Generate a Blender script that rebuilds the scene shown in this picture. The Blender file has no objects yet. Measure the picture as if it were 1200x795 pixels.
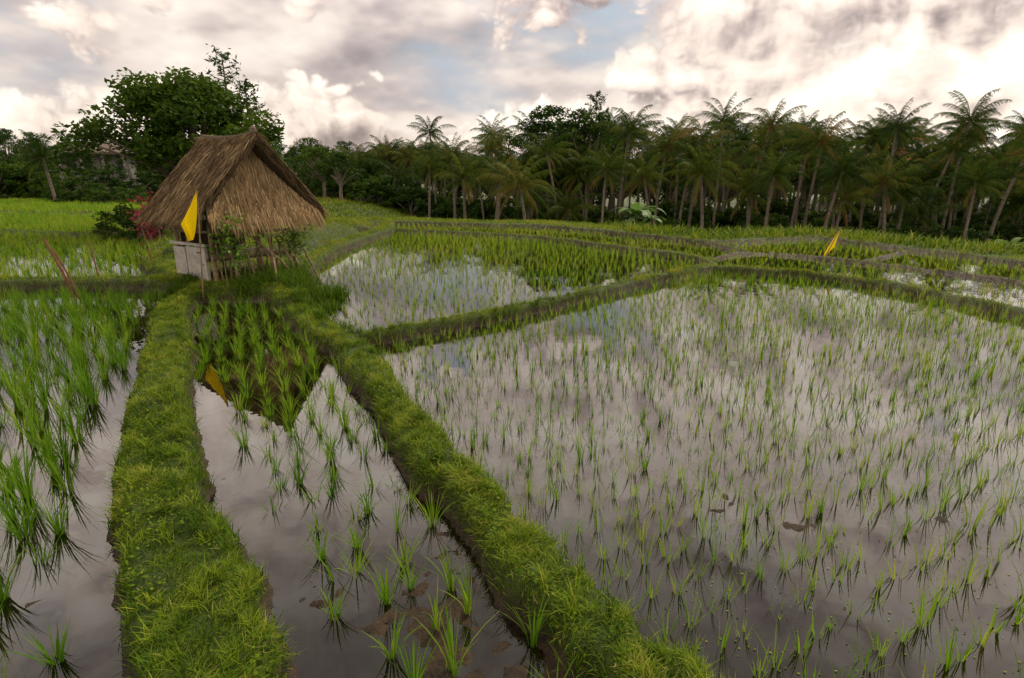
import bpy, math, time, numpy as np
from mathutils import Vector
rng=np.random.default_rng(7)
SC=bpy.context.scene
COL=SC.collection
# ---------------------------------------------------------------- noise
TAB=rng.random((256,256))
def vn(x,y,f):
    X=np.asarray(x)*f+31.7; Y=np.asarray(y)*f+57.3
    i=np.floor(X).astype(int); j=np.floor(Y).astype(int)
    a=X-i; b=Y-j; a=a*a*(3-2*a); b=b*b*(3-2*b)
    i0=i&255; i1=(i+1)&255; j0=j&255; j1=(j+1)&255
    return (TAB[i0,j0]*(1-a)*(1-b)+TAB[i1,j0]*a*(1-b)+TAB[i0,j1]*(1-a)*b+TAB[i1,j1]*a*b)*2-1
def fbm(x,y,f,o=3):
    s=0;a=1;t=0
    for k in range(o):
        s=s+a*vn(x+k*7.3,y-k*3.1,f*2**k); t+=a; a*=.5
    return s/t
def sst(a,b,x):
    t=np.clip((x-a)/(b-a),0,1); return t*t*(3-2*t)
def pdist(x,y,pl):
    d=np.full(np.shape(x),1e9)
    for (ax,ay),(bx,by) in zip(pl[:-1],pl[1:]):
        vx,vy=bx-ax,by-ay; L=vx*vx+vy*vy
        t=np.clip(((x-ax)*vx+(y-ay)*vy)/L,0,1)
        d=np.minimum(d,np.hypot(x-ax-t*vx,y-ay-t*vy))
    return d
def inpoly(x,y,pl):
    r=np.zeros(np.shape(x),bool); n=len(pl)
    for k in range(n):
        ax,ay=pl[k]; bx,by=pl[(k+1)%n]
        if ay==by: continue
        c=((ay>y)!=(by>y))&(x<(bx-ax)*(y-ay)/(by-ay)+ax)
        r^=c
    return r
def smooth_pl(pl,n=5):
    P=[np.array(p,float) for p in pl]; P=[2*P[0]-P[1]]+P+[2*P[-1]-P[-2]]
    out=[]
    for k in range(1,len(P)-2):
        for t in np.linspace(0,1,n,endpoint=False):
            a,b,c,d=P[k-1:k+3]
            out.append(tuple(.5*((2*b)+(-a+c)*t+(2*a-5*b+4*c-d)*t*t+(-a+3*b-3*c+d)*t**3)))
    out.append(tuple(P[-2])); return out
# ---------------------------------------------------------------- layout (metres)
A=smooth_pl([(-5.15,9.2),(-5.0,8.2),(-3.95,6.3),(-3.20,4.90),(-2.41,3.51),(-1.86,2.69),(-1.36,2.04),(-1.09,1.63),(-.88,1.0),(-.3,-.8),(0,-4)])
Bb=smooth_pl([(-3.6,9.0),(-2.75,7.45),(-1.79,6.0),(-1.11,4.67),(-.525,3.51),(-.08,2.69),(.29,2.04),(.59,1.63),(1.04,.9),(1.7,-.5),(2.6,-4)])
C=smooth_pl([(-2.1,6.5),(-1.6,6.65),(0,7.94),(2.1,10.1),(4.21,12.17)])
D=smooth_pl([(4.21,12.17),(5.4,11.6),(6.5,10.55),(7.15,8.6),(7.4,6.5),(7.8,2),(8,-4)])
E=smooth_pl([(-4.64,21.7),(-1.5,20.4),(1.1,18.6),(3.0,16.0),(4.5,13.8),(4.4,12.2)])
Fb=[(-5.6,26),(1.4,23.6),(4.0,20.5),(6.0,17.5)]
F2=[(6.0,17.5),(10.1,18.9),(11.8,13.1),(12.6,8),(14,-6)]
G=smooth_pl([(4.6,13.6),(6.4,15.0),(8.3,13.0),(9.6,10.4),(10.2,6),(10.6,-4)])
G2=[(8.1,13.2),(10.6,15.4)]
G3=[(6.2,15.0),(6.0,17.5)]
Hb=smooth_pl([(-5.6,9.9),(-7.2,10.3),(-9.5,10.2),(-13,10.8),(-22,11.5),(-40,11)])
PTH=smooth_pl([(-6.3,11.0),(-8.2,13.5),(-12.2,22),(-17,33),(-26,58)])
J=[(-11,19),(-30,24)]
J2=[(-16,31),(-45,38)]
P2L=smooth_pl([(-3.3,8.4),(-3.9,9.9),(-4.5,12.0),(-4.9,16),(-4.7,21.0),(-5.6,26)])
BUNDS=[(A,.235,.16),(Bb,.18,.16),(C,.115,.15),(D,.115,.13),(E,.13,.12),(Fb,.18,.12),(F2,.2,.10),(G,.09,.08),(G2,.08,.08),(G3,.11,.09),
 (Hb,.25,.17),(PTH,.45,.2),(J,.2,.14),(J2,.2,.14),(P2L,.3,.2)]
WET=[(-70,-6),(14,-6),(12.6,8),(11.8,13.1),(10.1,18.9),(6.0,17.5),(4.0,20.5),(1.4,23.6),(-5.6,26),(-12,24),(-17,33),(-26,58),(-70,60)]
YARD=[(-5.4,8.9),(-4.3,9.0),(-3.5,9.0),(-3.7,10.4),(-4.4,12.6),(-5.6,13.4),(-8.2,13.4),(-7.0,11.4),(-6.0,10.0)]
TER1=[(-4.7,12.6),(-5.0,16),(-4.9,19.0),(-6.2,20.5),(-11.2,20.2),(-8.2,13.0),(-6.5,12.8)]
TER2=[(-5.2,15.2),(-5.2,18.2),(-10.3,19.2),(-8.6,14.5)]
TER3=[(-5.2,21.5),(-5.9,25.5),(-13.5,26),(-11.5,21.5)]
def polystep(x,y,pl,h,w):
    ins=inpoly(x,y,pl); d=pdist(x,y,pl+[pl[0]])
    sd=np.where(ins,d,-d); return h*sst(-w*.4,w,sd)
def height(x,y):
    x=np.asarray(x,float); y=np.asarray(y,float)
    wet=inpoly(x,y,WET)
    mud=-.052+.040*fbm(x,y,2.6,3)+.050*fbm(x,y,13,3)
    mud=mud+.045*np.exp(-((x+.45)**2/.30+(y-2.0)**2/.7))+.012*np.exp(-((x-2)**2/6+(y-2)**2/1.5))
    mud=np.minimum(mud,.022)
    dr=pdist(x,y,[(14,-6),(12.6,8),(11.8,13.1),(10.1,18.9),(6.0,17.5),(4.0,20.5),(1.4,23.6),(-5.6,26)])
    side=sst(-16,-2,x)
    out=.12+.05*fbm(x,y,.5,3)-(2.5*sst(.3,17,dr))*side
    yy=np.clip((y-26)/6,0,4); fl=np.floor(yy); ter=.05*(fl+sst(.86,1,yy-fl))
    out=out+ter*(1-side)
    r=np.hypot(x,y); out=out+sst(75,125,r)*5.5*sst(-30,40,y)
    z=np.where(wet,mud,out)
    jd=.09*fbm(x,y,1.8,3)+.045*fbm(x,y,8,2)
    near=sst(30,60,r)
    zb=np.full(x.shape,-9.)
    for pl,hw,top in BUNDS:
        d=pdist(x,y,pl)+jd*(1-near)*(1 if hw>.16 else .5)
        h=top+.035*fbm(x,y,3,3)
        prof=1-sst(hw-.08,hw+.10,d)
        cand=-.12+(h+.12)*prof
        zb=np.maximum(zb,np.where(prof>0,cand,-9))
    z=np.maximum(z,zb)
    add=polystep(x,y,YARD,.22,.3)
    z=np.maximum(z,np.where(add>0,add+.02*fbm(x,y,3,2),-9))
    t=polystep(x,y,TER1,.40,.35)+polystep(x,y,TER2,.22,.3)
    z=np.maximum(z,np.where(t>0,t,-9))
    t=polystep(x,y,TER3,.22,.35); z=np.maximum(z,np.where(t>0,t,-9))
    return z
def axis(segs):
    out=[]
    for a,b,s in segs: out+=list(np.arange(a,b,s))
    return np.array(out+[segs[-1][1]])
tail=lambda a: a*1.25**np.arange(1,14)
xs=axis([(-60,-30,1.0),(-30,-12,.25),(-12,-6,.08),(-6,5,.033),(5,13,.07),(13,30,.4),(30,60,1.5)])
ys=axis([(-8,.5,.25),(.5,6,.030),(6,14,.055),(14,28,.12),(28,60,.5)])
xs=np.concatenate([-tail(60)[::-1],xs,tail(60)]); ys=np.concatenate([-8-tail(20)[::-1],ys,tail(60)])
X,Y=np.meshgrid(xs,ys); Z=height(X,Y); WG=inpoly(X,Y,WET)
def hz(x,y):
    i=np.clip(np.searchsorted(xs,x)-1,0,len(xs)-2); j=np.clip(np.searchsorted(ys,y)-1,0,len(ys)-2)
    a=(x-xs[i])/(xs[i+1]-xs[i]); b=(y-ys[j])/(ys[j+1]-ys[j])
    return Z[j,i]*(1-a)*(1-b)+Z[j,i+1]*a*(1-b)+Z[j+1,i]*(1-a)*b+Z[j+1,i+1]*a*b
def gz_(x,y): return float(hz(np.array([float(x)]),np.array([float(y)]))[0])
# ---------------------------------------------------------------- mesh builder
class MB:
    def __init__(s): s.V=[];s.F=[];s.T=[];s.M=[];s.n=0
    def add(s,v,f,tint=.5,mat=0):
        v=np.asarray(v,float).reshape(-1,3); f=np.asarray(f,int).reshape(-1,3)
        s.V.append(v); s.F.append(f+s.n)
        s.T.append(np.broadcast_to(np.asarray(tint,float),(len(v),)).copy() if np.ndim(tint)==0 else np.asarray(tint,float))
        s.M.append(np.full(len(f),mat)); s.n+=len(v)
    def box(s,c,size,ax=None,tint=.5,mat=0):
        X,Y,Z=[np.array(q,float) for q in (ax or ((1,0,0),(0,1,0),(0,0,1)))]
        c=np.array(c,float); hx,hy,hz=[q/2 for q in size]
        v=[c+X*i*hx+Y*j*hy+Z*k*hz for i in(-1,1) for j in(-1,1) for k in(-1,1)]
        f=[(0,1,3),(0,3,2),(4,6,7),(4,7,5),(0,4,5),(0,5,1),(2,3,7),(2,7,6),(0,2,6),(0,6,4),(1,5,7),(1,7,3)]
        s.add(v,f,tint,mat)
    def tube(s,pts,rad,sides=7,tint=.5,mat=0):
        P=np.array(pts,float); n=len(P); rad=np.broadcast_to(rad,(n,))
        Tn=np.gradient(P,axis=0); Tn/=np.linalg.norm(Tn,axis=1)[:,None]+1e-9
        ref=np.array([0,0,1.]) if abs(Tn[0,2])<.9 else np.array([1.,0,0])
        U=np.cross(Tn,ref); U/=np.linalg.norm(U,axis=1)[:,None]+1e-9; W=np.cross(Tn,U)
        a=np.linspace(0,2*np.pi,sides,endpoint=False)
        v=(P[:,None,:]+rad[:,None,None]*(np.cos(a)[None,:,None]*U[:,None,:]+np.sin(a)[None,:,None]*W[:,None,:])).reshape(-1,3)
        f=[]
        for i in range(n-1):
            for k in range(sides):
                a0=i*sides+k;a1=i*sides+(k+1)%sides;b0=a0+sides;b1=a1+sides
                f+=[(a0,a1,b1),(a0,b1,b0)]
        for k in range(1,sides-1):
            f.append((0,k+1,k)); e=(n-1)*sides; f.append((e,e+k,e+k+1))
        s.add(v,f,tint,mat)
    def mesh(s,name,mats,smooth=False):
        V=np.concatenate(s.V).astype(np.float32); F=np.concatenate(s.F).astype(np.int32)
        me=bpy.data.meshes.new(name)
        me.vertices.add(len(V)); me.vertices.foreach_set('co',V.ravel())
        me.loops.add(F.size); me.loops.foreach_set('vertex_index',F.ravel())
        me.polygons.add(len(F)); me.polygons.foreach_set('loop_start',np.arange(0,F.size,3,dtype=np.int32))
        me.polygons.foreach_set('material_index',np.concatenate(s.M).astype(np.int32))
        for m in mats: me.materials.append(m)
        at=me.attributes.new('tint','FLOAT','POINT'); at.data.foreach_set('value',np.concatenate(s.T).astype(np.float32))
        me.update(calc_edges=True)
        me.polygons.foreach_set('use_smooth',np.full(len(F),smooth))
        return me
    def obj(s,name,mats,parent=None,smooth=False):
        o=bpy.data.objects.new(name,s.mesh(name,mats,smooth)); COL.objects.link(o)
        if parent: o.parent=parent
        return o
def empty(name):
    o=bpy.data.objects.new(name,None); COL.objects.link(o); return o
def inst(me,name,loc,rot=0,sc=1,parent=None,tilt=0):
    o=bpy.data.objects.new(name,me); COL.objects.link(o); o.location=loc; o.rotation_euler=(tilt,0,rot)
    o.scale=(sc,)*3 if np.ndim(sc)==0 else sc
    if parent: o.parent=parent
    return o
def blade_faces(N,segs):
    f=[]
    for i in range(segs-1):
        a=2*i; f+=[(a,a+1,a+3),(a,a+3,a+2)]
    a=2*(segs-1); f.append((a,a+1,a+2))
    f=np.array(f); nv=2*segs+1
    return (f[None]+ (np.arange(N)*nv)[:,None,None]).reshape(-1,3),nv
def blades(mb,base,az,h,lean,w,segs=2,tint=.5,mat=0,droop=.3):
    N=len(base)
    hd=np.stack([np.cos(az),np.sin(az),0*az],1)
    wa=az+np.pi/2+rng.uniform(-.6,.6,N); wd=np.stack([np.cos(wa),np.sin(wa),0*wa],1)
    F,nv=blade_faces(N,segs); V=np.zeros((N,nv,3))
    for i in range(segs+1):
        t=i/segs
        p=base+hd*(h*lean*t**1.7)[:,None]; p[:,2]+=h*(t-droop*lean*t*t)
        if i<segs:
            ww=(w*(.6+.8*t-1.25*t*t))[:,None]*.5
            V[:,2*i]=p-wd*ww; V[:,2*i+1]=p+wd*ww
        else: V[:,2*i]=p
    T=np.repeat(np.broadcast_to(tint,(N,)),nv)
    mb.add(V.reshape(-1,3),F,T,mat)
def strands(mb,S,Dr,ln,w,bend,segs=2,tint=.5,mat=0):
    N=len(S); R=rng.normal(size=(N,3)); W=np.cross(Dr,R); W/=np.linalg.norm(W,axis=1)[:,None]+1e-9
    F,nv=blade_faces(N,segs); V=np.zeros((N,nv,3))
    for i in range(segs+1):
        t=i/segs; p=S+Dr*(ln*t)[:,None]; p=p.copy(); p[:,2]-=bend*ln*t*t
        if i<segs:
            V[:,2*i]=p-W*(w*.5)[:,None]; V[:,2*i+1]=p+W*(w*.5)[:,None]
        else: V[:,2*i]=p
    mb.add(V.reshape(-1,3),F,np.repeat(np.broadcast_to(tint,(N,)),nv),mat)
def leaves(mb,P,size,tint=.5,mat=0,aspect=.5,flat=.0):
    N=len(P); a=rng.normal(size=(N,3)); a[:,2]*=.6*(1-min(flat,3)/3.2); a/=np.linalg.norm(a,axis=1)[:,None]
    b=np.cross(a,rng.normal(size=(N,3))*np.array([1,1,1])+np.array([0,0,flat*3])); b/=np.linalg.norm(b,axis=1)[:,None]+1e-9
    s=np.broadcast_to(size,(N,))[:,None]
    V=np.stack([P-a*s*.5,P+b*s*aspect*.5-a*s*.05,P+a*s*.5,P-b*s*aspect*.5-a*s*.05],1)
    f=np.array([(0,1,2),(0,2,3)]); F=(f[None]+(np.arange(N)*4)[:,None,None]).reshape(-1,3)
    mb.add(V.reshape(-1,3),F,np.repeat(np.broadcast_to(tint,(N,)),4),mat)
# ---------------------------------------------------------------- materials
def newmat(name):
    m=bpy.data.materials.new(name); m.use_nodes=True; nt=m.node_tree; nt.nodes.clear(); return m,nt
def ramp(nt,fac,stops):
    r=nt.nodes.new('ShaderNodeValToRGB'); e=r.color_ramp.elements
    while len(e)<len(stops): e.new(.5)
    for q,(p,c) in zip(e,stops): q.position=p; q.color=(*c,1)
    nt.links.new(fac,r.inputs[0]); return r.outputs[0]
def noise(nt,scale,detail=4,vec=None,rough=.55):
    n=nt.nodes.new('ShaderNodeTexNoise'); n.inputs['Scale'].default_value=scale; n.inputs['Detail'].default_value=detail
    n.inputs['Roughness'].default_value=rough
    if vec is not None: nt.links.new(vec,n.inputs['Vector'])
    return n.outputs[0]
def math_(nt,op,a,b=None,c=None,clamp=False):
    n=nt.nodes.new('ShaderNodeMath'); n.operation=op; n.use_clamp=clamp
    for i,q in enumerate((a,b,c)):
        if q is None: continue
        if isinstance(q,(int,float)): n.inputs[i].default_value=q
        else: nt.links.new(q,n.inputs[i])
    return n.outputs[0]
def leafmat(name,stops,trans=.35,rough=.55,spec=.3,rand=.25):
    m,nt=newmat(name)
    at=nt.nodes.new('ShaderNodeAttribute'); at.attribute_name='tint'
    oi=nt.nodes.new('ShaderNodeObjectInfo')
    f=math_(nt,'ADD',at.outputs['Fac'],math_(nt,'MULTIPLY',math_(nt,'SUBTRACT',oi.outputs['Random'],.5),rand))
    c=ramp(nt,f,stops)
    p=nt.nodes.new('ShaderNodeBsdfPrincipled'); p.inputs['Roughness'].default_value=rough
    p.inputs['Specular IOR Level'].default_value=spec
    t=nt.nodes.new('ShaderNodeBsdfTranslucent'); mx=nt.nodes.new('ShaderNodeMixShader'); mx.inputs[0].default_value=trans
    o=nt.nodes.new('ShaderNodeOutputMaterial')
    nt.links.new(c,p.inputs['Base Color']); nt.links.new(c,t.inputs[0])
    nt.links.new(p.outputs[0],mx.inputs[1]); nt.links.new(t.outputs[0],mx.inputs[2]); nt.links.new(mx.outputs[0],o.inputs[0])
    return m
def plain(name,c1,c2,scale=8,rough=.8,bump=.2,spec=.3):
    m,nt=newmat(name)
    tc=nt.nodes.new('ShaderNodeTexCoord'); v=tc.outputs['Object']
    n=noise(nt,scale,4,v,.65)
    c=ramp(nt,n,[(.3,c1),(.7,c2)])
    p=nt.nodes.new('ShaderNodeBsdfPrincipled'); p.inputs['Roughness'].default_value=rough; p.inputs['Specular IOR Level'].default_value=spec
    nt.links.new(c,p.inputs['Base Color'])
    b=nt.nodes.new('ShaderNodeBump'); b.inputs['Strength'].default_value=bump; b.inputs['Distance'].default_value=.02
    nt.links.new(n,b.inputs['Height']); nt.links.new(b.outputs[0],p.inputs['Normal'])
    o=nt.nodes.new('ShaderNodeOutputMaterial'); nt.links.new(p.outputs[0],o.inputs[0]); return m
M_rice=leafmat('rice_leaf',[(0,(.035,.11,.005)),(.45,(.115,.245,.009)),(.8,(.235,.355,.016)),(1,(.36,.35,.05))],.42,.6,.15,rand=0)
M_grass=leafmat('grass_blade',[(0,(.018,.048,.003)),(.35,(.075,.145,.006)),(.7,(.185,.265,.012)),(.88,(.31,.31,.04)),(1,(.42,.34,.15))],.35,.65,.10,rand=0)
M_palm=leafmat('palm_leaf',[(0,(.010,.028,.003)),(.5,(.034,.070,.006)),(.85,(.11,.14,.014)),(1,(.20,.13,.04))],.35,.6,.10,.6)
M_leaf=leafmat('broad_leaf',[(0,(.009,.027,.003)),(.5,(.028,.066,.005)),(1,(.09,.15,.014))],.32,.6,.10,.5)
M_ban=leafmat('banana_leaf',[(0,(.05,.12,.015)),(1,(.14,.24,.05))],.4,.5,.2,.3)
M_red=leafmat('red_leaf',[(0,(.12,.015,.02)),(1,(.3,.04,.05))],.3)
M_bark=plain('bark',(.09,.07,.055),(.24,.20,.155),6,.9,.6)
M_bamboo=plain('weathered_bamboo',(.11,.075,.042),(.32,.23,.13),12,.7,.4)
M_thatch=leafmat('thatch_straw',[(0,(.040,.026,.015)),(.5,(.185,.128,.07)),(1,(.50,.36,.19))],.08,.8,.1,0)
M_thatchb=plain('thatch_base',(.05,.036,.022),(.13,.09,.05),18,.95,.6)
M_white=plain('pale_board',(.28,.26,.23),(.50,.46,.41),7,.8,.2)
M_yel=leafmat('yellow_cloth',[(0,(.82,.58,.0)),(1,(.87,.63,.01))],.4,.7,.1,0)
M_wall=plain('plaster_wall',(.15,.14,.125),(.24,.22,.20),2,.85,.1)
M_dark=plain('dark_opening',(.012,.012,.012),(.03,.03,.03),3,.3,.0)
M_tile=plain('roof_tile',(.28,.09,.035),(.42,.15,.06),4,.8,.4)
M_tileg=plain('old_roof_tile',(.09,.065,.05),(.15,.11,.085),4,.8,.4)
def groundmat():
    m,nt=newmat('ground_soil_grass')
    at=nt.nodes.new('ShaderNodeAttribute'); at.attribute_name='tint'
    tc=nt.nodes.new('ShaderNodeTexCoord'); v=tc.outputs['Object']
    n1=noise(nt,13,6,v,.75); n2=noise(nt,1.3,3,v)
    mud=ramp(nt,n1,[(.3,(.012,.008,.005)),(.7,(.075,.046,.025))])
    gr=ramp(nt,math_(nt,'ADD',math_(nt,'MULTIPLY',n1,.5),math_(nt,'MULTIPLY',n2,.5)),[(.35,(.020,.036,.005)),(.6,(.06,.09,.008)),(.75,(.11,.125,.018))])
    mx=nt.nodes.new('ShaderNodeMix'); mx.data_type='RGBA'
    nt.links.new(at.outputs['Fac'],mx.inputs['Factor']); nt.links.new(mud,mx.inputs['A']); nt.links.new(gr,mx.inputs['B'])
    p=nt.nodes.new('ShaderNodeBsdfPrincipled'); nt.links.new(mx.outputs['Result'],p.inputs['Base Color'])
    p.inputs['Roughness'].default_value=.6; p.inputs['Specular IOR Level'].default_value=.25
    b=nt.nodes.new('ShaderNodeBump'); b.inputs['Strength'].default_value=1.0; b.inputs['Distance'].default_value=.05
    nt.links.new(n1,b.inputs['Height']); nt.links.new(b.outputs[0],p.inputs['Normal'])
    o=nt.nodes.new('ShaderNodeOutputMaterial'); nt.links.new(p.outputs[0],o.inputs[0]); return m
M_ground=groundmat()
def watermat():
    m,nt=newmat('paddy_water')
    tc=nt.nodes.new('ShaderNodeTexCoord'); v=tc.outputs['Object']
    n=noise(nt,4,2,v,.5)
    b=nt.nodes.new('ShaderNodeBump'); b.inputs['Strength'].default_value=.04; b.inputs['Distance'].default_value=.02
    nt.links.new(n,b.inputs['Height'])
    fr=nt.nodes.new('ShaderNodeFresnel'); fr.inputs['IOR'].default_value=1.85; nt.links.new(b.outputs[0],fr.inputs['Normal'])
    tr=nt.nodes.new('ShaderNodeBsdfTransparent'); tr.inputs[0].default_value=(.70,.58,.44,1)
    g=nt.nodes.new('ShaderNodeBsdfGlossy'); g.inputs['Roughness'].default_value=.01; g.inputs[0].default_value=(1,1,1,1)
    nt.links.new(b.outputs[0],g.inputs['Normal'])
    mx=nt.nodes.new('ShaderNodeMixShader'); nt.links.new(fr.outputs[0],mx.inputs[0]); nt.links.new(tr.outputs[0],mx.inputs[1]); nt.links.new(g.outputs[0],mx.inputs[2])
    o=nt.nodes.new('ShaderNodeOutputMaterial'); nt.links.new(mx.outputs[0],o.inputs[0]); return m
M_water=watermat()
# ---------------------------------------------------------------- terrain (one sheet)
nx,ny=len(xs),len(ys)
idx=np.arange(nx*ny).reshape(ny,nx)
a=idx[:-1,:-1].ravel();b=idx[:-1,1:].ravel();c=idx[1:,1:].ravel();d=idx[1:,:-1].ravel()
mb=MB()
tint=np.where(WG,sst(.06,.13,Z),1.0)
mb.add(np.stack([X.ravel(),Y.ravel(),Z.ravel()],1),np.concatenate([np.stack([a,b,c],1),np.stack([a,c,d],1)]),tint.ravel())
mb.obj('ground_terrain',[M_ground],smooth=True)
me=bpy.data.meshes.new('paddy_water'); me.from_pydata([(x,y,0) for x,y in WET],[],[list(range(len(WET)))]); me.materials.append(M_water)
COL.objects.link(bpy.data.objects.new('paddy_water',me))
# ---------------------------------------------------------------- rice
def clumps(x,y,nb,h,w,spread,segs,name,tb=.4,ts=.25,lean=(.12,.6),r0=.022):
    z=hz(x,y); k=(z<.024); x,y,z=x[k],y[k],z[k]
    if len(x)==0: return
    n=len(x); hs=h*rng.uniform(.65,1.2,n)*(1+.25*fbm(x,y,.6,2))
    cnt=np.maximum(3,(nb*rng.uniform(.55,1.3,n)).astype(int))
    m=np.repeat(np.arange(n),cnt); N=len(m)
    az=rng.uniform(0,2*np.pi,N); r=r0*np.sqrt(rng.random(N))
    base=np.stack([x[m]+r*np.cos(az),y[m]+r*np.sin(az),z[m]-.005],1)
    ln=rng.uniform(*lean,N)*spread
    t=np.clip(tb+ts*rng.normal(size=N)*.6+.2*fbm(x,y,.5,2)[m]+.1*rng.normal(size=n)[m],0,.95)
    mb=MB(); blades(mb,base,az,hs[m]*rng.uniform(.5,1.1,N)+.03,ln,w*rng.uniform(.7,1.3,N),segs,t)
    mb.obj(name,[M_rice])
def grid(x0,x1,y0,y1,sx,sy,ang,jit=.04,drop=.05):
    cx,cy=(x0+x1)/2,(y0+y1)/2; R=math.hypot(x1-x0,y1-y0)/2
    u,v=np.meshgrid(np.arange(-R,R,sx),np.arange(-R,R,sy)); u=u.ravel();v=v.ravel()
    u=u+rng.normal(size=u.size)*jit; v=v+rng.normal(size=u.size)*jit
    ca,sa=math.cos(ang),math.sin(ang); x=cx+u*ca-v*sa; y=cy+u*sa+v*ca
    k=(x>x0)&(x<x1)&(y>y0)&(y<y1)&(rng.random(u.size)>drop)&(np.abs(x)<y*1.05+1.6); return x[k],y[k]
AR=A+[( -60,-4),(-60,9.3),(-5.3,9.3)]
MIDPOLY=A+Bb[::-1]
RIGHTPOLY=Bb[10:]+[(8,-4)]+D[::-1]+C[::-1]
x,y=grid(-2.5,9,-1,13,.14,.185,.55,.016,.05); k=inpoly(x,y,RIGHTPOLY)&(fbm(x,y,.9,2)>-.7); x,y=x[k],y[k]
k=y<5.5; clumps(x[k],y[k],12,.18,.0068,.75,3,'rice_seedlings',.55)
k=~k; clumps(x[k],y[k],9,.19,.0095,.65,2,'rice_seedlings',.62)
x,y=grid(-6,3,-1,9.5,.18,.26,.44,.028,.06); k=inpoly(x,y,MIDPOLY)&((pdist(x,y,A)>.50)|(y>5.2)); x,y=x[k],y[k]
clumps(x,y,22,.23,.008,1.05,4,'rice_seedlings',.52)
x,y=grid(-16,-1,.2,10,.20,.26,.25,.035,.04); k=inpoly(x,y,AR)&(pdist(x,y,A)>np.where(y<5,.48,.40)); x,y=x[k],y[k]
clumps(x,y,30,.34,.009,.9,4,'rice_seedlings',.44)
x,y=grid(-5,5,6,22,.18,.21,.5,.025,.05); k=inpoly(x,y,P2L+E+C[::-1]); clumps(x[k],y[k],9,.19,.010,.6,2,'rice_seedlings',.68)
x,y=grid(-6,12.5,-1,27,.20,.22,.2,.03,.03); k=inpoly(x,y,WET)&~inpoly(x,y,P2L+E+C[::-1])&~inpoly(x,y,RIGHTPOLY)&~inpoly(x,y,MIDPOLY)&((y>12.5)|(x>6.5))&(x>-5)
clumps(x[k],y[k],7,.15,.013,.8,2,'rice_seedlings',.75)
x,y=grid(-30,-6,10.3,30,.24,.26,.3,.04,.02); k=inpoly(x,y,WET)&(x<-6.8); clumps(x[k],y[k],11,.27,.016,.9,2,'rice_seedlings',.62)
x,y=grid(-62,-14,30,60,.5,.5,.3,.1,0); k=inpoly(x,y,WET); clumps(x[k],y[k],14,.33,.04,1,2,'rice_seedlings',.62,r0=.2)
# ---------------------------------------------------------------- grass on banks
mbg=MB()
view=lambda x,y: (np.abs(x)<y*1.05+2.0)
def scatter(x0,x1,y0,y1,dens,h,w,lean,tb,cond=None,zmin=.06,segs=2):
    N=int((x1-x0)*(y1-y0)*dens); x=rng.uniform(x0,x1,N); y=rng.uniform(y0,y1,N)
    k=view(x,y)
    if cond is not None: k&=cond(x,y)
    x,y=x[k],y[k]; z=hz(x,y)
    wet=WG[np.clip(np.searchsorted(ys,y),0,ny-1),np.clip(np.searchsorted(xs,x),0,nx-1)]; k=np.where(wet,z>zmin+.02*rng.normal(size=len(z)),True)
    x,y,z=x[k],y[k],z[k]; n=len(x)
    pt=fbm(x,y,1.7,3); p2=fbm(x,y,9,2)
    hh=h*rng.uniform(.35,1.4,n)*np.clip(1+.7*pt+.9*p2,.35,2.2); ll=rng.uniform(lean[0],lean[1],n)
    t=np.clip(tb+.4*pt+.4*p2+.16*rng.normal(size=n)-.25*(z<.09),0,.86); dry=rng.random(n)<.05+.10*(fbm(x,y,3.1,2)>.25); t[dry]=rng.uniform(.82,1,dry.sum())
    az=rng.uniform(0,6.283,n)*.6+6*fbm(x,y,2.5,2)
    blades(mbg,np.stack([x,y,z-.004],1),az,hh,ll,w*rng.uniform(.7,1.3,n),segs,t)
scatter(-3.6,3.0,.4,4.2,16000,.036,.0043,(.2,1.8),.46,segs=3)
scatter(-6,2,4.2,10,6500,.042,.0062,(.2,1.6),.5)
scatter(2,9,4.2,12,2500,.045,.010,(.2,1.3),.52)
scatter(-14,-6,6,14,1600,.065,.011,(.2,1.2),.47)
scatter(-7,14,10,20,1400,.055,.012,(.2,1.1),.54)
scatter(-12,12,20,30,450,.085,.022,(.2,1.0),.54)
scatter(-45,10,30,60,90,.14,.06,(.2,1.0),.6,lambda x,y:(x<-y*.02+3))
scatter(-30,-7,14,30,300,.10,.02,(.2,1.),.5)
scatter(4,26,14,34,130,.20,.04,(.2,1.),.38,lambda x,y:~inpoly(x,y,WET))
N=150000; x=rng.uniform(-5.5,2.2,N); y=rng.uniform(1,9,N); z=hz(x,y); k=(z>.03)&(z<.12)&view(x,y); x,y,z=x[k][:4500],y[k][:4500],z[k][:4500]; n=len(x)
blades(mbg,np.stack([x,y,z],1),rng.uniform(0,6.28,n),rng.uniform(.04,.11,n),rng.uniform(.3,1.2,n),np.full(n,.006),3,np.clip(.38+.2*rng.normal(size=n),0,.8))
N=9000; x=rng.uniform(-5.5,3,N); y=rng.uniform(1,9,N); z=hz(x,y); k=(z>.08)&view(x,y); x,y=x[k][:600],y[k][:600]; m=np.repeat(np.arange(len(x)),22); n=len(m)
px=x[m]+rng.normal(size=n)*.018; py=y[m]+rng.normal(size=n)*.018; tt=rng.uniform(.1,.75,len(x))[m]+.1*rng.normal(size=n)
blades(mbg,np.stack([px,py,hz(px,py)],1),rng.uniform(0,6.28,n),rng.uniform(.05,.11,n)*rng.uniform(.6,1.2,len(x))[m],rng.uniform(.3,1.2,n),np.full(n,.006),3,np.clip(tt,0,.86))
N=60000; x=rng.uniform(-4.5,3,N); y=rng.uniform(1,6,N); z=hz(x,y); k=(z>.09)&view(x,y)&(fbm(x,y,3.3,2)>.12); x,y,z=x[k],y[k],z[k]
leaves(mbg,np.stack([x,y,z+rng.uniform(.012,.04,len(x))],1),rng.uniform(.012,.026,len(x)),rng.uniform(.1,.65,len(x)),aspect=.75,flat=1.2)
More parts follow.
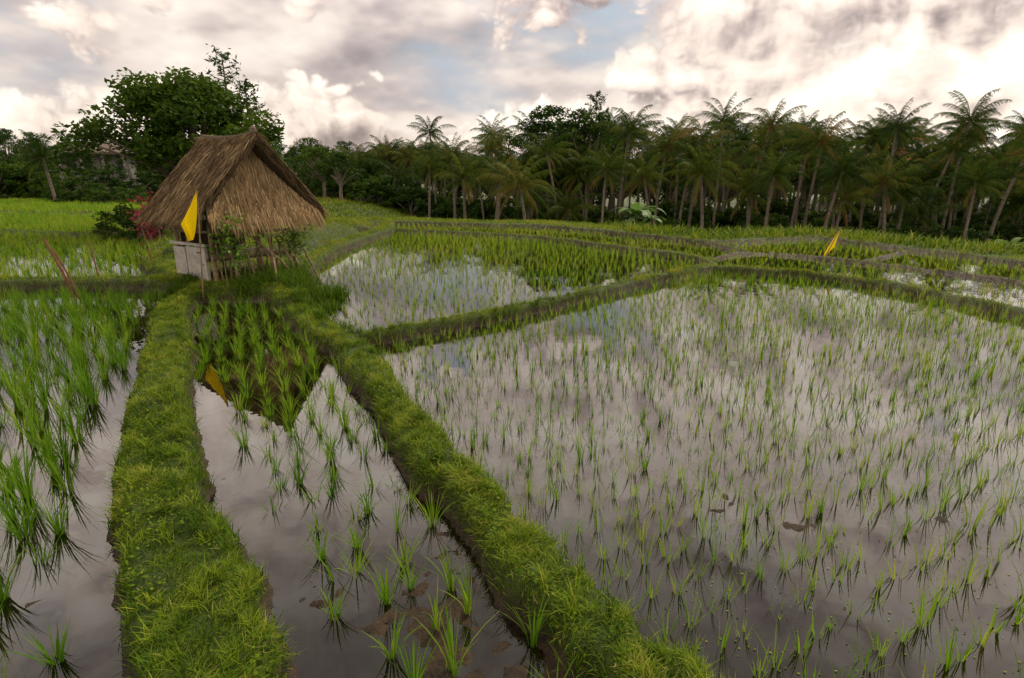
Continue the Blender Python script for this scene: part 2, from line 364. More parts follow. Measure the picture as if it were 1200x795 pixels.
mbg.obj('bank_grass',[M_grass])
mt=MB()
for cx,cy,rr,n,h in [(-3.25,9.3,.5,1500,.36),(-2.95,8.4,.35,700,.24),(-3.9,10.0,.5,900,.35),(-5.7,9.6,.3,400,.2),(-2.35,7.3,.25,350,.18),(-4.3,9.35,.35,500,.26)]:
    r=rr*np.sqrt(rng.random(n)); a=rng.uniform(0,6.28,n); x=cx+r*np.cos(a); y=cy+r*np.sin(a); z=hz(x,y)
    blades(mt,np.stack([x,y,z],1),rng.uniform(0,6.28,n),h*rng.uniform(.4,1.1,n),rng.uniform(.2,1.2,n),np.full(n,.012),3,rng.uniform(0,.5,n))
mt.obj('tall_grass_clump',[M_grass])
mf=MB(); N=3200; x=rng.uniform(-1,6,N); y=rng.uniform(1.6,4.5,N); k=inpoly(x,y,RIGHTPOLY)&(fbm(x,y,1.1,2)>.05); x,y=x[k],y[k]
leaves(mf,np.stack([x,y,np.full(len(x),.005)],1),rng.uniform(.006,.016,len(x)),rng.random(len(x))*.8,aspect=.7,flat=3); mf.obj('floating_weed',[M_grass])
# ---------------------------------------------------------------- hut
hut=empty('thatched_hut')
N0=np.array([-4.3,10.05]); AX=np.array([-.82,.572]); BX=np.array([.572,.82])
def L(p,q,z): r=N0+AX*p+BX*q; return np.array([r[0],r[1],z])
ax3=((AX[0],AX[1],0),(BX[0],BX[1],0),(0,0,1))
RZ,EZ,W,LN=2.60,1.36,1.17,1.62
def V3(p,q,z): p=np.asarray(p,float); return np.stack([N0[0]+AX[0]*p+BX[0]*q,N0[1]+AX[1]*p+BX[1]*q,z+0*p],-1)
for sgn in(-1,1):
    mb=MB(); th=.13; nq=14; npp=16
    P,S=np.meshgrid(np.linspace(0,LN,npp),np.linspace(0,1,nq))
    top=V3(P.ravel(),(S*W*sgn).ravel(),(RZ-(RZ-EZ)*(S**1.08)+.03*fbm(P*3,S*3+sgn*9,1,2)-.05*np.sin(P/LN*3.14)*(1-S)).ravel())
    bot=top-np.array([0,0,th])
    g=np.arange(nq*npp).reshape(nq,npp); a=g[:-1,:-1].ravel();b=g[:-1,1:].ravel();c=g[1:,1:].ravel();d=g[1:,:-1].ravel()
    F=np.concatenate([np.stack([a,b,c],1),np.stack([a,c,d],1)]); o=nq*npp
    E_=[]
    for ring in (g[0],g[-1],g[:,0],g[:,-1]):
        for i in range(len(ring)-1): E_+=[(ring[i],ring[i+1],ring[i+1]+o),(ring[i],ring[i+1]+o,ring[i]+o)]
    mb.add(np.concatenate([top,bot]),np.concatenate([F,F+o,np.array(E_)]),.4,1)
    n=15000; s=rng.random(n)**.9*1.0; p=rng.uniform(-.06,LN+.06,n)
    st=V3(p,s*W*sgn,RZ-(RZ-EZ)*s**1.08+rng.uniform(.0,.05,n)-.05*np.sin(np.clip(p/LN,0,1)*3.14)*(1-s)); 
    dl=np.array([0,W*sgn,-(RZ-EZ)]); dl/=np.linalg.norm(dl)
    lat=rng.normal(size=n)*.16; up=rng.uniform(-.04,.16,n)
    d3=np.stack([AX[0]*lat+BX[0]*dl[1],AX[1]*lat+BX[1]*dl[1],dl[2]+up],1); d3/=np.linalg.norm(d3,axis=1)[:,None]
    tn=np.clip(.42+.34*fbm(p*2,s*2+sgn,1.5,3)+.18*rng.normal(size=n),0,1)
    strands(mb,st,d3,rng.uniform(.10,.34,n),rng.uniform(.006,.014,n),.12,2,tn,0)
    n=3000; p=rng.uniform(-.05,LN+.05,n); st=V3(p,(W-.08)*sgn,EZ+.06-rng.uniform(0,.14,n))
    d3=np.stack([BX[0]*sgn*.45+rng.normal(size=n)*.16,BX[1]*sgn*.45+rng.normal(size=n)*.16,np.full(n,-.8)],1); d3/=np.linalg.norm(d3,axis=1)[:,None]
    strands(mb,st,d3,rng.uniform(.06,.22,n)*(1+.7*fbm(p*9,p*0,1,2)),rng.uniform(.006,.012,n),.1,2,rng.uniform(.1,.7,n),0)
    n=2200; s=rng.random(n); pe=np.where(rng.random(n)<.6,rng.uniform(-.04,.03,n),LN+rng.uniform(-.03,.04,n))
    st=V3(pe,s*W*sgn,RZ-(RZ-EZ)*s-rng.uniform(-.03,.10,n))
    d3=np.stack([BX[0]*dl[1]+rng.normal(size=n)*.14,BX[1]*dl[1]+rng.normal(size=n)*.14,np.full(n,dl[2]-.02)],1)
    strands(mb,st,d3,rng.uniform(.1,.22,n),rng.uniform(.006,.012,n),.1,2,rng.uniform(.0,.6,n),0)
    mb.obj('thatch_roof_slope',[M_thatch,M_thatchb],hut)
mb=MB()
mb.tube([L(p,0,RZ+.0-.05*math.sin(p/LN*3.14)) for p in np.linspace(-.03,LN+.03,9)],.085,9,.4,1)
n=2600; p=rng.uniform(-.05,LN+.05,n); sg=np.sign(rng.normal(size=n)); st=V3(p,0*p,RZ+.07-.05*np.sin(np.clip(p/LN,0,1)*3.14))
d3=np.stack([BX[0]*sg+rng.normal(size=n)*.2,BX[1]*sg+rng.normal(size=n)*.2,-rng.uniform(.4,1.1,n)],1); d3/=np.linalg.norm(d3,axis=1)[:,None]
strands(mb,st,d3,rng.uniform(.1,.3,n),rng.uniform(.006,.013,n),.2,2,rng.uniform(.1,.8,n),0)
mb.tube([L(.02,0,RZ+.05),L(.02,0,RZ+.12),L(.02,0,RZ+.17)],[.07,.06,.01],8,.4,2)
mb.obj('ridge',[M_thatch,M_thatchb,M_tileg],hut)
mb=MB(); ZB=1.24
def gp(zn): return .26-.44*(1-zn)**1.8
zz=np.linspace(0,1,9); rows=[]
for zn in zz:
    z=ZB+(RZ-.2-ZB)*zn; hw=min(W*.90,(RZ-.16-z)/(RZ-EZ)*W); rows.append([L(gp(zn)+.05,q*max(hw,.02),z+.03) for q in np.linspace(-1,1,9)])
vv=np.array(rows).reshape(-1,3); g=np.arange(81).reshape(9,9); a=g[:-1,:-1].ravel();b=g[:-1,1:].ravel();c=g[1:,1:].ravel();d=g[1:,:-1].ravel()
mb.add(vv,np.concatenate([np.stack([a,b,c],1),np.stack([a,c,d],1)]),.4,1)
n=11000; zn=rng.random(n)**1.15; z=ZB+(RZ-.2-ZB)*zn; hw=np.clip((RZ-.16-z)/(RZ-EZ)*W,0,W*.88); q=rng.uniform(-1,1,n)*hw
st=V3(gp(zn)-rng.uniform(0,.05,n),q,z)
sl=-.55*(1-zn)**.6*.8
d3=np.stack([AX[0]*sl+BX[0]*q*.12+rng.normal(size=n)*.08,AX[1]*sl+BX[1]*q*.12+rng.normal(size=n)*.08,np.full(n,-1.)],1); d3/=np.linalg.norm(d3,axis=1)[:,None]
strands(mb,st,d3,rng.uniform(.10,.30,n)*(1+.35*fbm(q*6,zn,1,2)),rng.uniform(.006,.013,n),.05,2,np.clip(.80+.2*fbm(q,zn*2,3,2)+.15*rng.normal(size=n),.2,1),0)
mb.obj('gable_straw_panel',[M_thatch,M_thatchb],hut)
mb=MB()
gz=.18
for p,q in [(.35,-.78),(.35,.78),(1.05,-.8),(1.5,-.78),(1.5,.78),(.35,0.05)]:
    zt=EZ+.25 if q!=0.05 else 1.3
    mb.tube([L(p,q,gz-.15),L(p+.01,q*1.01,.8),L(p,q,zt)],[.045,.04,.038],8,.5)
for q in(-.8,.8): mb.tube([L(.2,q,EZ+.18),L(1.6,q,EZ+.2)],.035,7)
for p in(.33,1.5): mb.tube([L(p,-.9,EZ+.12),L(p,.9,EZ+.13)],.032,7)
mb.tube([L(.28,-.85,.62),L(.28,.85,.6)],.028,7); mb.tube([L(.3,-.8,1.02),L(.3,.8,1.0)],.024,7); mb.tube([L(.35,-.82,1.05),L(1.5,-.82,1.03)],.024,7)
mb.tube([L(1.5,0,.2),L(1.5,0,RZ-.2)],.035,7)
mb.box(L(1.0,0,.56),(1.1,1.45,.05),ax3)
for i in range(9): mb.tube([L(.33+rng.normal()*.02,-.7+i*.17,gz-.05),L(.31,-.68+i*.17+rng.normal()*.04,.62+rng.random()*.3)],.016,6)
mb.obj('bamboo_frame',[M_bamboo],hut)
mb=MB()
mb.box(L(1.56,-.1,.78),(.04,1.2,.8),ax3)
mb.obj('woven_back_wall',[M_thatchb],hut)
mb=MB()
mb.box(L(.78,-.84,.48),(.62,.05,.60),ax3); mb.box(L(1.31,-.85,.52),(.40,.05,.48),ax3); mb.box(L(1.05,-.84,.82),(1.2,.04,.05),ax3)
mb.obj('pale_side_boards',[M_white],hut)
mb=MB()
for p,q,z0,p2,q2,z2,r in [(-.35,-.2,.15,.25,.25,.95,.022),(-.45,.05,.15,.3,-.15,1.05,.02),(-.3,.45,.12,.2,.3,.9,.02),(-.15,-.6,.15,.25,-.7,1.1,.02),(-.5,.35,.1,.2,.55,.8,.018),(-.2,-.35,.1,.25,-.4,1.2,.015),(-.75,-.35,.1,.1,.1,.9,.02),(-.7,.3,.1,.15,-.2,.95,.018),(-.2,.9,.1,.3,.7,1.0,.02)]:
    mb.tube([L(p,q,z0-.1),L((p+p2)/2,(q+q2)/2+.02,(z0+z2)/2),L(p2,q2,z2)],[r,r*.95,r*.8],7)
mb.obj('leaning_pole',[M_bamboo],hut)
mb=MB()
for k in range(34):
    p,q,z=rng.uniform(-.38,.2),rng.uniform(-.85,.75),rng.uniform(.35,1.12)
    if k<12: q=rng.uniform(-1.0,-.5); z=rng.uniform(.7,1.25)
    if 12<=k<18: q=rng.uniform(.55,.85); z=rng.uniform(.7,1.1); p=rng.uniform(0,.4)
    c0=L(p,q,z); n=int(rng.uniform(18,45)); P=c0+rng.normal(size=(n,3))*np.array([.1,.1,.085])
    leaves(mb,P,rng.uniform(.04,.09,n),rng.uniform(.1,.95,n),0,.7)
for k in range(9):
    q=-.85+k*.17; mb.tube([L(-.1,q,.15),L(.0,q+.05,.6),L(.1,q+rng.normal()*.08,1.1)],.008,5,.5,1)
M_vine=leafmat('vine_leaf',[(0,(.03,.08,.012)),(1,(.17,.30,.02))],.4,.5,.3,0)
mb.obj('climbing_bean_plant',[M_vine,M_bamboo])
# ---------------------------------------------------------------- flags
def flag(name,base,top,cl_len,wid,hang,side):
    e=empty(name); mb=MB(); b=np.array(base);t=np.array(top)
    mb.tube([b-(t-b)*.1,(b+t)/2,t],[.012,.011,.008],6); mb.obj('pole',[M_bamboo],e)
    mb=MB(); nu,nv=7,14; vv=[]
    dn=np.array(hang,float); dn/=np.linalg.norm(dn); sd=np.array(side,float)
    for j in range(nv):
        v=j/(nv-1)
        ww=wid*(v*1.6 if v<.62 else (1-(v-.62)/.38*.75)*.99)
        for i in range(nu):
            u=i/(nu-1)
            vv.append(t+dn*cl_len*v*(1+.05*u)+sd*(ww*u)+np.array([.35,.9,0])*.035*math.sin(u*7+v*3)*(.3+v))
    vv=np.array(vv); g=np.arange(nu*nv).reshape(nv,nu); a=g[:-1,:-1].ravel();b_=g[:-1,1:].ravel();c=g[1:,1:].ravel();d=g[1:,:-1].ravel()
    mb.add(vv,np.concatenate([np.stack([a,b_,c],1),np.stack([a,c,d],1)]),.5); mb.obj('cloth',[M_yel],e,smooth=True)
flag('yellow_flag',(-4.92,8.91,.15),(-4.72,8.80,1.74),.72,.36,(-.22,0,-1),(-.55,-.2,-.1))
flag('yellow_flag',(7.15,13.1,.05),(7.5,13.15,.85),.70,.27,(-.45,0,-.9),(.5,.1,-.2))
mb=MB()
for bx,by,tx,ty,h,r in [(-7.05,9.05,-7.5,9.2,1.0,.022),(-7.0,9.1,-7.35,9.15,.85,.018),(-8.2,11.2,-8.35,11.3,.75,.015),(-7.6,12,-7.7,12,.7,.015),(-9.8,10.6,-9.8,10.7,.6,.014)]:
    z=gz_(bx,by); mb.tube([(bx,by,z-.1),((bx+tx)/2,(by+ty)/2+.01,z+h*.5),(tx,ty,z+h)],[r,r*.95,r*.8],7)
mb.obj('wooden_stakes',[plain('red_brown_stake',(.10,.04,.02),(.22,.10,.05),10,.8,.3)])
# ---------------------------------------------------------------- trees
def palm(th,seed,nf=26,fl=2.9,lean=.6):
    r=np.random.default_rng(seed); mb=MB()
    t=np.linspace(0,1,9); a=r.uniform(0,6.28)
    P=np.stack([np.cos(a)*lean*t**1.8,np.sin(a)*lean*t**1.8,th*t],1)
    mb.tube(P,.12-.04*t+.08*np.exp(-t*14),8,.5,1); top=P[-1]
    for k in range(nf):
        az=k*2.39996+r.uniform(-.35,.35); age=(k+.5)/nf; el=math.radians(84-125*age**1.0+r.uniform(-9,9)); ln=fl*r.uniform(.8,1.1)*(.78+.22*math.sin(3.14*min(1,age+.25)))
        n=12; pos=top.copy(); pts=[pos.copy()]; e=el; droop=math.radians(r.uniform(5,10)*(1-.4*age))
        for i in range(n):
            pos=pos+ln/n*np.array([math.cos(az)*math.cos(e),math.sin(az)*math.cos(e),math.sin(e)]); e-=droop*(.2+i/n*1.6); e=max(e,-1.45); pts.append(pos.copy())
        pts=np.array(pts); mb.tube(pts[::3],[.028,.02,.015,.01,.005],4,.8,0)
        m=32; tt=np.linspace(.1,.99,m); idx=tt*n; i0=np.minimum(idx.astype(int),n-1); fr=(idx-i0)[:,None]
        p=pts[i0]*(1-fr)+pts[i0+1]*fr; d=pts[i0+1]-pts[i0]; d/=np.linalg.norm(d,axis=1)[:,None]
        sd=np.array([-math.sin(az),math.cos(az),0]); 
        tv=np.clip((.95 if age>.93 else .22+.42*r.random())+.1*r.normal(),0,1)
        for s in(-1,1):
            l=(.50*np.sin(np.clip(tt*2.5+.45,0,3.0))+.10)[:,None]*fl/2.9*r.uniform(.75,1.1,(m,1))
            hang=r.uniform(.4,1.3,(m,1))
            dr=sd*s*.6+d*.75+np.array([0,0,-1])*hang; dr/=np.linalg.norm(dr,axis=1)[:,None]
            w=d*.021*fl/2.9
            mid=p+dr*l*.5; tip=p+dr*l+np.array([0,0,-.2])*l
            V=np.stack([p-w,p+w,mid+w*.8,mid-w*.8,tip],1); f=np.array([(0,1,2),(0,2,3),(3,2,4)]); F=(f[None]+(np.arange(m)*5)[:,None,None]).reshape(-1,3)
            mb.add(V.reshape(-1,3),F,np.repeat(np.clip(tv+.08*r.normal(size=m),0,1),5),0)
    return mb.mesh('coconut_palm',[M_palm,M_bark])
PV=[(h,palm(h,10+i,nf,fl,ln)) for i,(h,nf,fl,ln) in enumerate([(4.0,24,2.5,.2),(5.0,26,2.6,.6),(6.5,27,2.6,.8),(8.0,25,2.5,1.0),(9.0,27,2.6,.5),(7.0,23,2.5,.9),(5.8,28,2.4,.1),(7.5,26,2.7,.4)])]
def broad(seed,H,R,ncl,nl,ls,trunk=.35,shape=.75,low=.3):
    r=np.random.default_rng(seed); mb=MB()
    th=H*trunk; mb.tube([(0,0,-.5),(.05,0,th*.5),(0,.1,th)],[H*.045,H*.035,H*.028],8,.5,1)
    for k in range(ncl):
        a=r.uniform(0,6.28); u=r.random()**.45; ph=r.uniform(-low,1)
        rad=R*u*math.sqrt(max(.05,1-max(0,ph)**2*.9))*(1+.25*math.sin(a*3+seed))
        c=np.array([rad*math.cos(a),rad*math.sin(a),th+(H-th)*(.42+.55*ph*shape/.75)])
        c[2]=max(c[2],th*.7)
        if k%3==0: mb.tube([(0,.05,th*.9),(c[0]*.45,c[1]*.45,(th+c[2])/2+.1),c],[H*.02,H*.011,.015],5,.5,1)
        cr=R*r.uniform(.14,.26); n=int(nl*r.uniform(.6,1.3)); dv=r.normal(size=(n,3)); dv/=np.linalg.norm(dv,axis=1)[:,None]
        P=c+dv*cr*(r.random((n,1))**.35)*np.array([1.15,1.15,.75])
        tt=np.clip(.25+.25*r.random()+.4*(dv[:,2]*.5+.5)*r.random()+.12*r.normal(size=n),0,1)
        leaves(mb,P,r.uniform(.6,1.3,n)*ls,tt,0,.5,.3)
    return mb.mesh('broadleaf_tree',[M_leaf,M_bark])
BV=[broad(21,6,2.6,60,80,.24),broad(22,7,2.4,60,80,.24,.3,.9),broad(23,4.2,2.4,50,80,.22,.2,.6,.6)]
SH=[broad(31,2.4,1.7,34,80,.20,.12,.6,.9),broad(32,3.2,1.9,36,80,.24,.12,.8,.9)]
def casuarina(seed,H,dens=14):
    r=np.random.default_rng(seed); mb=MB(); t=np.linspace(0,1,8)
    mb.tube(np.stack([.25*np.sin(t*2),.1*t,H*t],1),.11*(1-t)+.015,7,.5,1)
    for k in range(int(H*7)):
        z=H*(.25+.75*k/(H*7)); a=k*2.4; ln=(1.5*(1-(z/H)**2)+.35)*r.uniform(.6,1.2); c0=np.array([.25*math.sin(z/H*2),.1*z/H,z])
        c1=c0+np.array([math.cos(a)*ln,math.sin(a)*ln,ln*.45]); mb.tube([c0,(c0+c1)/2+np.array([0,0,-.05]),c1],[.02,.014,.006],4,.5,1)
        n=dens*3; u=r.random(n); st=c0+(c1-c0)*(.25+.75*u[:,None])+r.normal(size=(n,3))*.07
        leaves(mb,st,r.uniform(.12,.28,n),r.uniform(.2,.7,n),0,.28)
    return mb.mesh('feathery_tree',[M_leaf,M_bark])
def banana(seed,H=1.5,nl=8):
    r=np.random.default_rng(seed); mb=MB(); mb.tube([(0,0,-.3),(0,0,H*.5),(0,0,H*.7)],[.10,.08,.05],8,.3,0)
    for k in range(nl):
        az=k*2.4+r.uniform(-.3,.3); e=math.radians(r.uniform(45,82)); ln=H*r.uniform(.8,1.15); n=10
        pos=np.array([0,0,H*.6]); fw=np.array([math.cos(az),math.sin(az),0]); sd=np.array([-math.sin(az),math.cos(az),0]); vv=[]
        for i in range(n+1):
            t=i/n; w=.15*H*(math.sin(math.pi*min(1,t*.95+.03))**.6)*(0.15 if t<.15 else 1)
            vv+=[pos+sd*w+np.array([0,0,.03]),pos,pos-sd*w+np.array([0,0,.03])]
            pos=pos+ln/n*(fw*math.cos(e)+np.array([0,0,math.sin(e)])); e-=math.radians(r.uniform(8,15))
        f=[]
        for i in range(n):
            o=i*3
            for j in(0,1): f+=[(o+j,o+j+1,o+j+4),(o+j,o+j+4,o+j+3)]
        mb.add(vv,f,r.uniform(.2,1),0)
    return mb.mesh('banana_plant',[M_ban])
BN=[banana(41),banana(42,1.8,9)]
def put_palm(x,y,zt,name='coconut_palm',parent=None,sc=None):
    sc=sc or rng.uniform(.82,1.18)
    g=gz_(x,y); need=(zt-g)/sc-1.7
    hs=[h for h,_ in PV]; c=[i for i in range(len(PV)) if hs[i]>=need-.3]
    c=sorted(c,key=lambda q:hs[q])[:2]
    i=int(rng.choice(c)) if c else 4
    if not c: sc=(zt-g)/(9+1.7)
    h=PV[i][0]; z=zt-(h+1.7)*sc
    inst(PV[i][1],name,(x,y,min(z,g-.05)),rng.uniform(0,6.28),sc,parent,rng.uniform(-.06,.06))
for x,y,zt in [(-8.1,62,8.4),(8.5,46,7.2),(10.8,44,5.8),(13.4,44,6.4),(16,46,7.8),(17.2,42,5.4),(19.4,44,7.2),(21.2,42,6.1),(23.4,42,5.6),(26.7,42,6.9),
  (28.2,40,5.4),(29.8,40,7.2),(31.5,38,6.4),(30.6,34,4.8),(-3.2,40,3.6),(-1.0,39,3.8),(1.0,37,3.4),(5.9,38,3.9),(9.2,38,3.8),(12.6,38,4.1),(16.2,37,3.8),(19.4,36,4.1),
  (23.5,36,3.4),(27.5,35,3.2),(-6.5,45,4.1),(-4.6,47,5.2),(-10.5,58,5.8),(-13.0,60,6.1),(-15.5,61,5.4),(3.6,44,5.4),(11.8,41,4.8),(-38.2,49,5.6)]:
    put_palm(x,y,zt)
grove=empty('palm_grove')
for k in range(150):
    u=rng.uniform(-.05,.98); y=rng.uniform(44,66); x=u*y
    sl=rng.uniform(.035,.078) if rng.random()<.68 else rng.uniform(.075,.105)
    put_palm(x,y,1.9+y*sl,'palm',grove)
for k in range(26):
    u=rng.uniform(-.30,-.04); y=rng.uniform(52,66); put_palm(u*y,y,1.9+y*rng.uniform(.03,.066),'palm',grove)
for k in range(18):
    u=rng.uniform(.02,.95); y=rng.uniform(36,43); put_palm(u*y,y,1.9+y*rng.uniform(-.01,.045),'palm',grove)
wood=empty('background_woodland')
for k in range(120):
    u=-1.15+2.25*(k+rng.random())/120; y=rng.uniform(64,84)
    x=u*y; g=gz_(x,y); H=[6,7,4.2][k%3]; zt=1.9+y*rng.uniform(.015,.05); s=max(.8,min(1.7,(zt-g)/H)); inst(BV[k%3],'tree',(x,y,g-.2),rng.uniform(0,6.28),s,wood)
under=empty('undergrowth')
for k in range(140):
    u=rng.uniform(-.02,1.0); y=rng.uniform(34,52)+(3 if u<.3 else 0); x=u*y; inst(SH[k%2],'shrub',(x,y,gz_(x,y)-.6),rng.uniform(0,6.28),rng.uniform(.35,.75)+(.45 if y>45 else 0),under)
for k in range(55):
    u=rng.uniform(-.36,-.02); y=rng.uniform(50,60); x=u*y; inst(SH[k%2],'shrub',(x,y,gz_(x,y)-.5),rng.uniform(0,6.28),rng.uniform(.6,1.1),under)
for k in range(60):
    u=rng.uniform(-1.1,-.5); y=rng.uniform(56,62); x=u*y
    s=rng.uniform(.7,1.3)*(.6 if -.78<u<-.62 else 1)
    if -.78<u<-.62: y=rng.uniform(46,52); x=u*y; s*=.85
    inst(SH[k%2],'shrub',(x,y,gz_(x,y)-.3),rng.uniform(0,6.28),s,under)
for x,y,s in [(-37.5,54,1.05),(-34.6,54,.95),(-40.8,55,1.0)]:
    inst(SH[1],'shrub',(x,y,-.2),rng.uniform(0,6.28),s,under)
for x,y,s in [(6.2,29,.9),(6.9,29.4,.7),(14,30,.6),(18.5,28,.5),(19.5,27.5,.55),(26,30,.8),(27,31,.7)]:
    inst(BN[int(s*10)%2],'banana_plant',(x,y,gz_(x,y)-.1),rng.uniform(0,6.28),s)
for x,y,zt in [(2.8,50,6.4),(6.5,50,6.2),(-16,50,4.9),(-14.0,48,4.3),(-18,54,5.0)]:
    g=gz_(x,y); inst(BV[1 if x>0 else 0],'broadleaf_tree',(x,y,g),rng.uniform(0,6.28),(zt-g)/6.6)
CA=casuarina(51,8.5); 
inst(CA,'casuarina_tree',(6.6,50,gz_(6.6,50)-.3),0,1.34); inst(CA,'casuarina_tree',(4.0,51,gz_(4,51)-.5),1,1.12)
BT=broad(61,5.0,3.0,140,150,.20,.26,.75,.35)
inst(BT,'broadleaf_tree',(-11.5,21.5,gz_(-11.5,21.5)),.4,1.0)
CB=casuarina(52,6.0,7)
inst(CB,'slender_tree',(-11.0,23,.1),0,1.06); inst(CB,'slender_tree',(-9.9,22.6,.0),1.2,.9)
for x,y,s in [(-12.2,18.6,.5),(-13.2,20.2,.55),(-10.2,19.5,.6),(-9.2,20.5,.55)]:
    inst(SH[0],'garden_shrub',(x,y,gz_(x,y)-.15),rng.uniform(0,6.28),s)
mb=MB()
for cx,cy in [(-10.8,17.2),(-11.1,17.6),(-10.4,17.0)]:
    n=130; g=gz_(cx,cy); P=np.array([cx,cy,g+.75])+rng.normal(size=(n,3))*np.array([.2,.2,.28]); leaves(mb,P,rng.uniform(.12,.25,n),rng.random(n),0,.35); mb.tube([(cx,cy,g),(cx,cy,g+.8)],.02,5,.5,1)
mb.obj('red_cordyline',[M_red,M_bark])
# ---------------------------------------------------------------- houses
def house(name,x,y,g,w,d,st,rot,roof,rh):
    e=empty(name); e.location=(x,y,g); e.rotation_euler=(0,0,rot)
    mb=MB(); mb.box((0,0,st*1.4-.5),(w,d,st*2.8+1)); mb.obj('walls',[M_wall],e)
    mb=MB()
    for s in range(st):
        for i in range(4):
            X=-w/2+w*(i+.5)/4; mb.box((X,-d/2-.01,s*2.8+1.45),(w*.12,.06,1.3 if i%2 else 1.9))
    mb.obj('windows_and_doors',[M_dark],e)
    if st>1:
        mb=MB(); mb.box((0,-d/2-.6,2.75),(w,1.2,.18))
        mb.box((0,-d/2-1.17,3.65),(w,.06,.08))
        for i in range(17): mb.box((-w/2+.1+i*(w-.2)/16,-d/2-1.17,3.23),(.07,.06,.78))
        for i in range(4): mb.box((-w/2+.15+i*(w-.3)/3,-d/2-1.17,2.66),(.22,.22,5.6))
        mb.obj('balcony',[M_wall],e)
    mb=MB(); o=.8; z=st*2.8; W2,D2=w/2+o,d/2+o+(.6 if st>1 else 0); k=max(.3,W2-D2*.8)
    v=[(-W2,-D2,z),(W2,-D2,z),(W2,D2,z),(-W2,D2,z),(-k,0,z+rh),(k,0,z+rh)]
    v+=[(a,b,c-.18) for a,b,c in v[:4]]
    mb.add(v,[(0,1,5),(0,5,4),(1,2,5),(2,3,4),(2,4,5),(3,0,4),(0,6,7),(0,7,1),(1,7,8),(1,8,2),(2,8,9),(2,9,3),(3,9,6),(3,6,0),(6,8,7),(6,9,8)],.5); mb.obj('hipped_roof',[roof],e)
house('two_storey_house',-45.2,66,-1.0,6.0,6,2,.35,M_tileg,1.4)
house('tiled_roof_house',35.5,56,.6,4.0,4,1,-.4,M_tile,1.5)
# ---------------------------------------------------------------- sky: Nishita + cloud cover computed from noise over direction
SE,SR=math.radians(48),math.radians(38)
IW,IH=3072,1536
TABF=np.random.default_rng(7).random((256,256)).astype(np.float32)
def vnw(x,y,N,seed):
    X=x*N; i=np.floor(X).astype(np.int32); a=(X-i).astype(np.float32); j=np.floor(y).astype(np.int32); b=(y-j).astype(np.float32)
    a=a*a*(3-2*a); b=b*b*(3-2*b); i0=(i%N+seed*17)&255; i1=((i+1)%N+seed*17)&255; j0=(j+seed*41)&255; j1=(j0+1)&255
    return (TABF[i0,j0]*(1-a)*(1-b)+TABF[i1,j0]*a*(1-b)+TABF[i0,j1]*(1-a)*b+TABF[i1,j1]*a*b)*2-1
HH=IH//2
uu=(np.arange(IW)+.5)/IW; ev=(np.arange(HH)+.5)/HH*90.0
UU,EV=np.meshgrid(uu,ev); UU=UU.astype(np.float32); EV=EV.astype(np.float32)
AZ=(UU-.75)*360; AZ=np.where(AZ<-180,AZ+360,AZ)
YY=EV/90.0
def F_(x,y,N,oct,seed,bill=0,fy=1.0,g=.5):
    s=0;a=1;t=0
    for k in range(oct):
        v=vnw(x,y*fy*N*2**k/4+k*5.3,N*2**k,seed+k)
        if bill: v=np.abs(v)*2-1
        s=s+a*v;t+=a;a*=g
    return s/t
def field(dx,dy):
    x=(UU+dx)%1.0; y=YY+dy
    wx=F_(x,y,64,3,3)*.0045; wy=F_(x,y,64,3,9)*.014
    base=F_((x+wx)%1,y+wy,22,3,1,fy=1.9)
    puff=F_((x+wx)%1,y+wy,60,5,5,bill=1,fy=1.25,g=.55)
    return base*.85+puff*.55
D0=field(0,0); D1=field(-.003,.016)
def G_(az,el,sa,se): return np.exp(-((AZ-az)/sa)**2-((EV-el)/se)**2)
cov=D0+.16+.40*np.exp(-(EV/9.)**2)+.50*G_(-4,8.5,12,3)+.42*G_(-22,9,10,3)+.25*G_(-38,9,12,5)+.22*G_(36,9,16,5)+.25*G_(20,8.5,10,3)-.30*G_(14,16,6,3.0)-.15*G_(-20,14,18,2.0)+.28*sst(17,22,EV)-.6*G_(24,24,6,4)-.6*G_(3,27,7,5)-.3*G_(-32,17,8,3)
mask=sst(-.10,.05,cov)
veil=F_(UU,YY,12,4,12,fy=1.8)
S0=F_(UU,YY,16,6,20,fy=2.2,g=.55); S1=F_((UU-.006)%1,YY+.014,16,6,20,fy=2.2,g=.55)
smask=sst(-.34,.14,S0+.12+.40*G_(-36,14,16,4)+.3*G_(40,14,14,5)-.6*G_(14,14,7,3)-.45*G_(-8,13,11,3)-.6*G_(24,24,7,4)-.6*G_(3,27,8,5))
srel=np.clip((S0-S1)*1.2+.60+.25*S0-.26*G_(-38,15,15,5)-.14*G_(36,14,14,4)+.20*sst(15,20,EV),0,1.1)
hi=sst(15,20,EV)
rel=np.clip((D0-D1)*(1.15-.65*hi)+.62+.22*D0+.14*hi,0,1.2)
rel=rel-.24*G_(-38,13.5,14,4)-.16*G_(38,13.5,14,3.0)-.08*G_(8,14,12,3)+.45*G_(35,9.2,4.5,1.6)+.24*np.exp(-((EV-7)/3.8)**2)
rel=np.clip(rel+.18*veil,0,1.1)
st=np.array([0,.22,.45,.68,.95,1.1]); cr=np.array([.23,.37,.63,.94,1.13,1.2]); cg=np.array([.18,.29,.505,.785,.99,1.08]); cb=np.array([.17,.265,.45,.67,.845,.95])
gain=np.interp(EV,[0,6,12,15.5,19,30,35,43,55,70,90],[1.05,1.08,1.08,1.3,1.8,1.8,1.1,.52,.8,1.6,1.7])
img=np.zeros((IH,IW,4),np.float32); img[...,0:3]=.12; img[...,3]=1
SKYB=np.array([.50,.58,.66]); SKYH=np.array([.33,.42,.53])
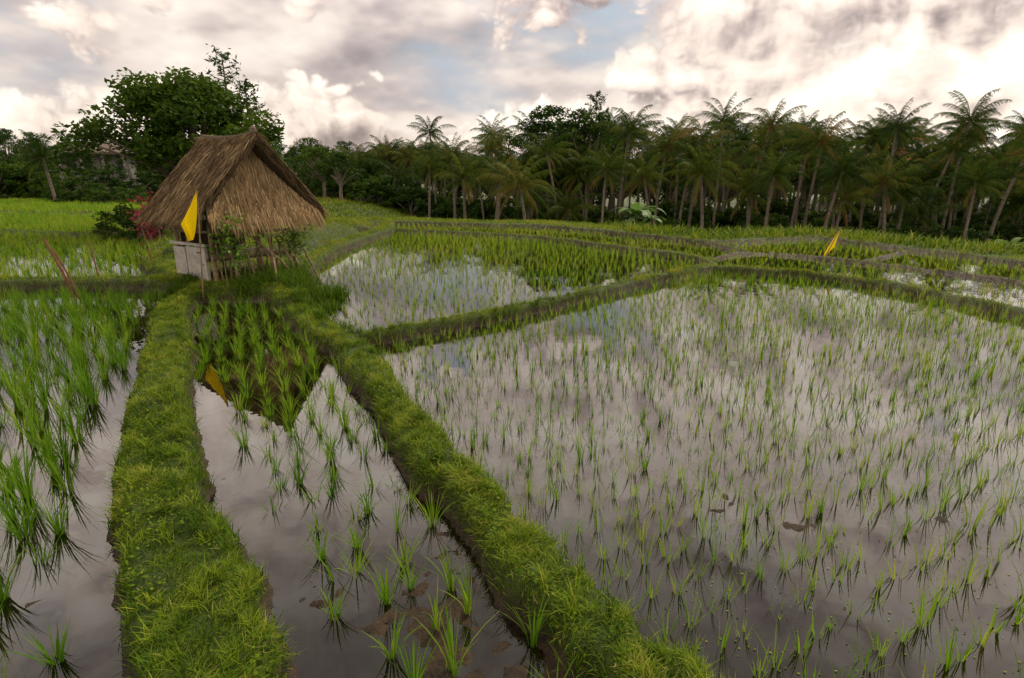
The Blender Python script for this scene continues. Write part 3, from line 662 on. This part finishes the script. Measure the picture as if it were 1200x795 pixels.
for ch,cc in enumerate((cr,cg,cb)):
    s=(SKYB[ch]*(1-hi)+SKYH[ch]*hi)*(1+.2*veil); s=s*(1-.88*smask)+.88*smask*np.interp(srel*.9,st,cc)
    img[HH:,:,ch]=(np.interp(rel,st,cc)*mask+(1-mask)*s)*gain
im=bpy.data.images.new('cloud_map',IW,IH,alpha=False,float_buffer=True); im.colorspace_settings.name='Linear Rec.709'
im.pixels.foreach_set(img.ravel()); im.update(); im.pack()
w=bpy.data.worlds.new('World'); SC.world=w; w.use_nodes=True; nt=w.node_tree; nt.nodes.clear()
sky=nt.nodes.new('ShaderNodeTexSky'); sky.sky_type='NISHITA'; sky.sun_disc=False; sky.sun_elevation=SE; sky.sun_rotation=SR; sky.dust_density=2
b1=nt.nodes.new('ShaderNodeBackground'); b1.inputs[1].default_value=.10; nt.links.new(sky.outputs[0],b1.inputs[0])
et=nt.nodes.new('ShaderNodeTexEnvironment'); et.image=im
b2=nt.nodes.new('ShaderNodeBackground'); b2.inputs[1].default_value=1.0; nt.links.new(et.outputs['Color'],b2.inputs[0])
mx=nt.nodes.new('ShaderNodeMixShader'); mx.inputs[0].default_value=.93; nt.links.new(b1.outputs[0],mx.inputs[1]); nt.links.new(b2.outputs[0],mx.inputs[2])
o=nt.nodes.new('ShaderNodeOutputWorld'); nt.links.new(mx.outputs[0],o.inputs[0])
sl=bpy.data.lights.new('sun','SUN'); sl.energy=3.0; sl.angle=math.radians(10); sl.color=(1,.89,.70)
so=bpy.data.objects.new('sun',sl); COL.objects.link(so)
sv=Vector((math.sin(SR)*math.cos(SE),math.cos(SR)*math.cos(SE),math.sin(SE))); so.rotation_euler=sv.to_track_quat('Z','Y').to_euler(); so.location=(10,10,20)
# ---------------------------------------------------------------- camera
cd=bpy.data.cameras.new('camera'); cam=bpy.data.objects.new('camera',cd); COL.objects.link(cam)
cd.lens=19.98; cd.sensor_width=36; cd.clip_start=.05; cd.clip_end=3000
cam.location=(0,0,1.9); cam.rotation_euler=(math.radians(90-15.7),0,0); SC.camera=cam
SC.view_settings.view_transform='Standard'; SC.view_settings.look='None'; SC.view_settings.exposure=0
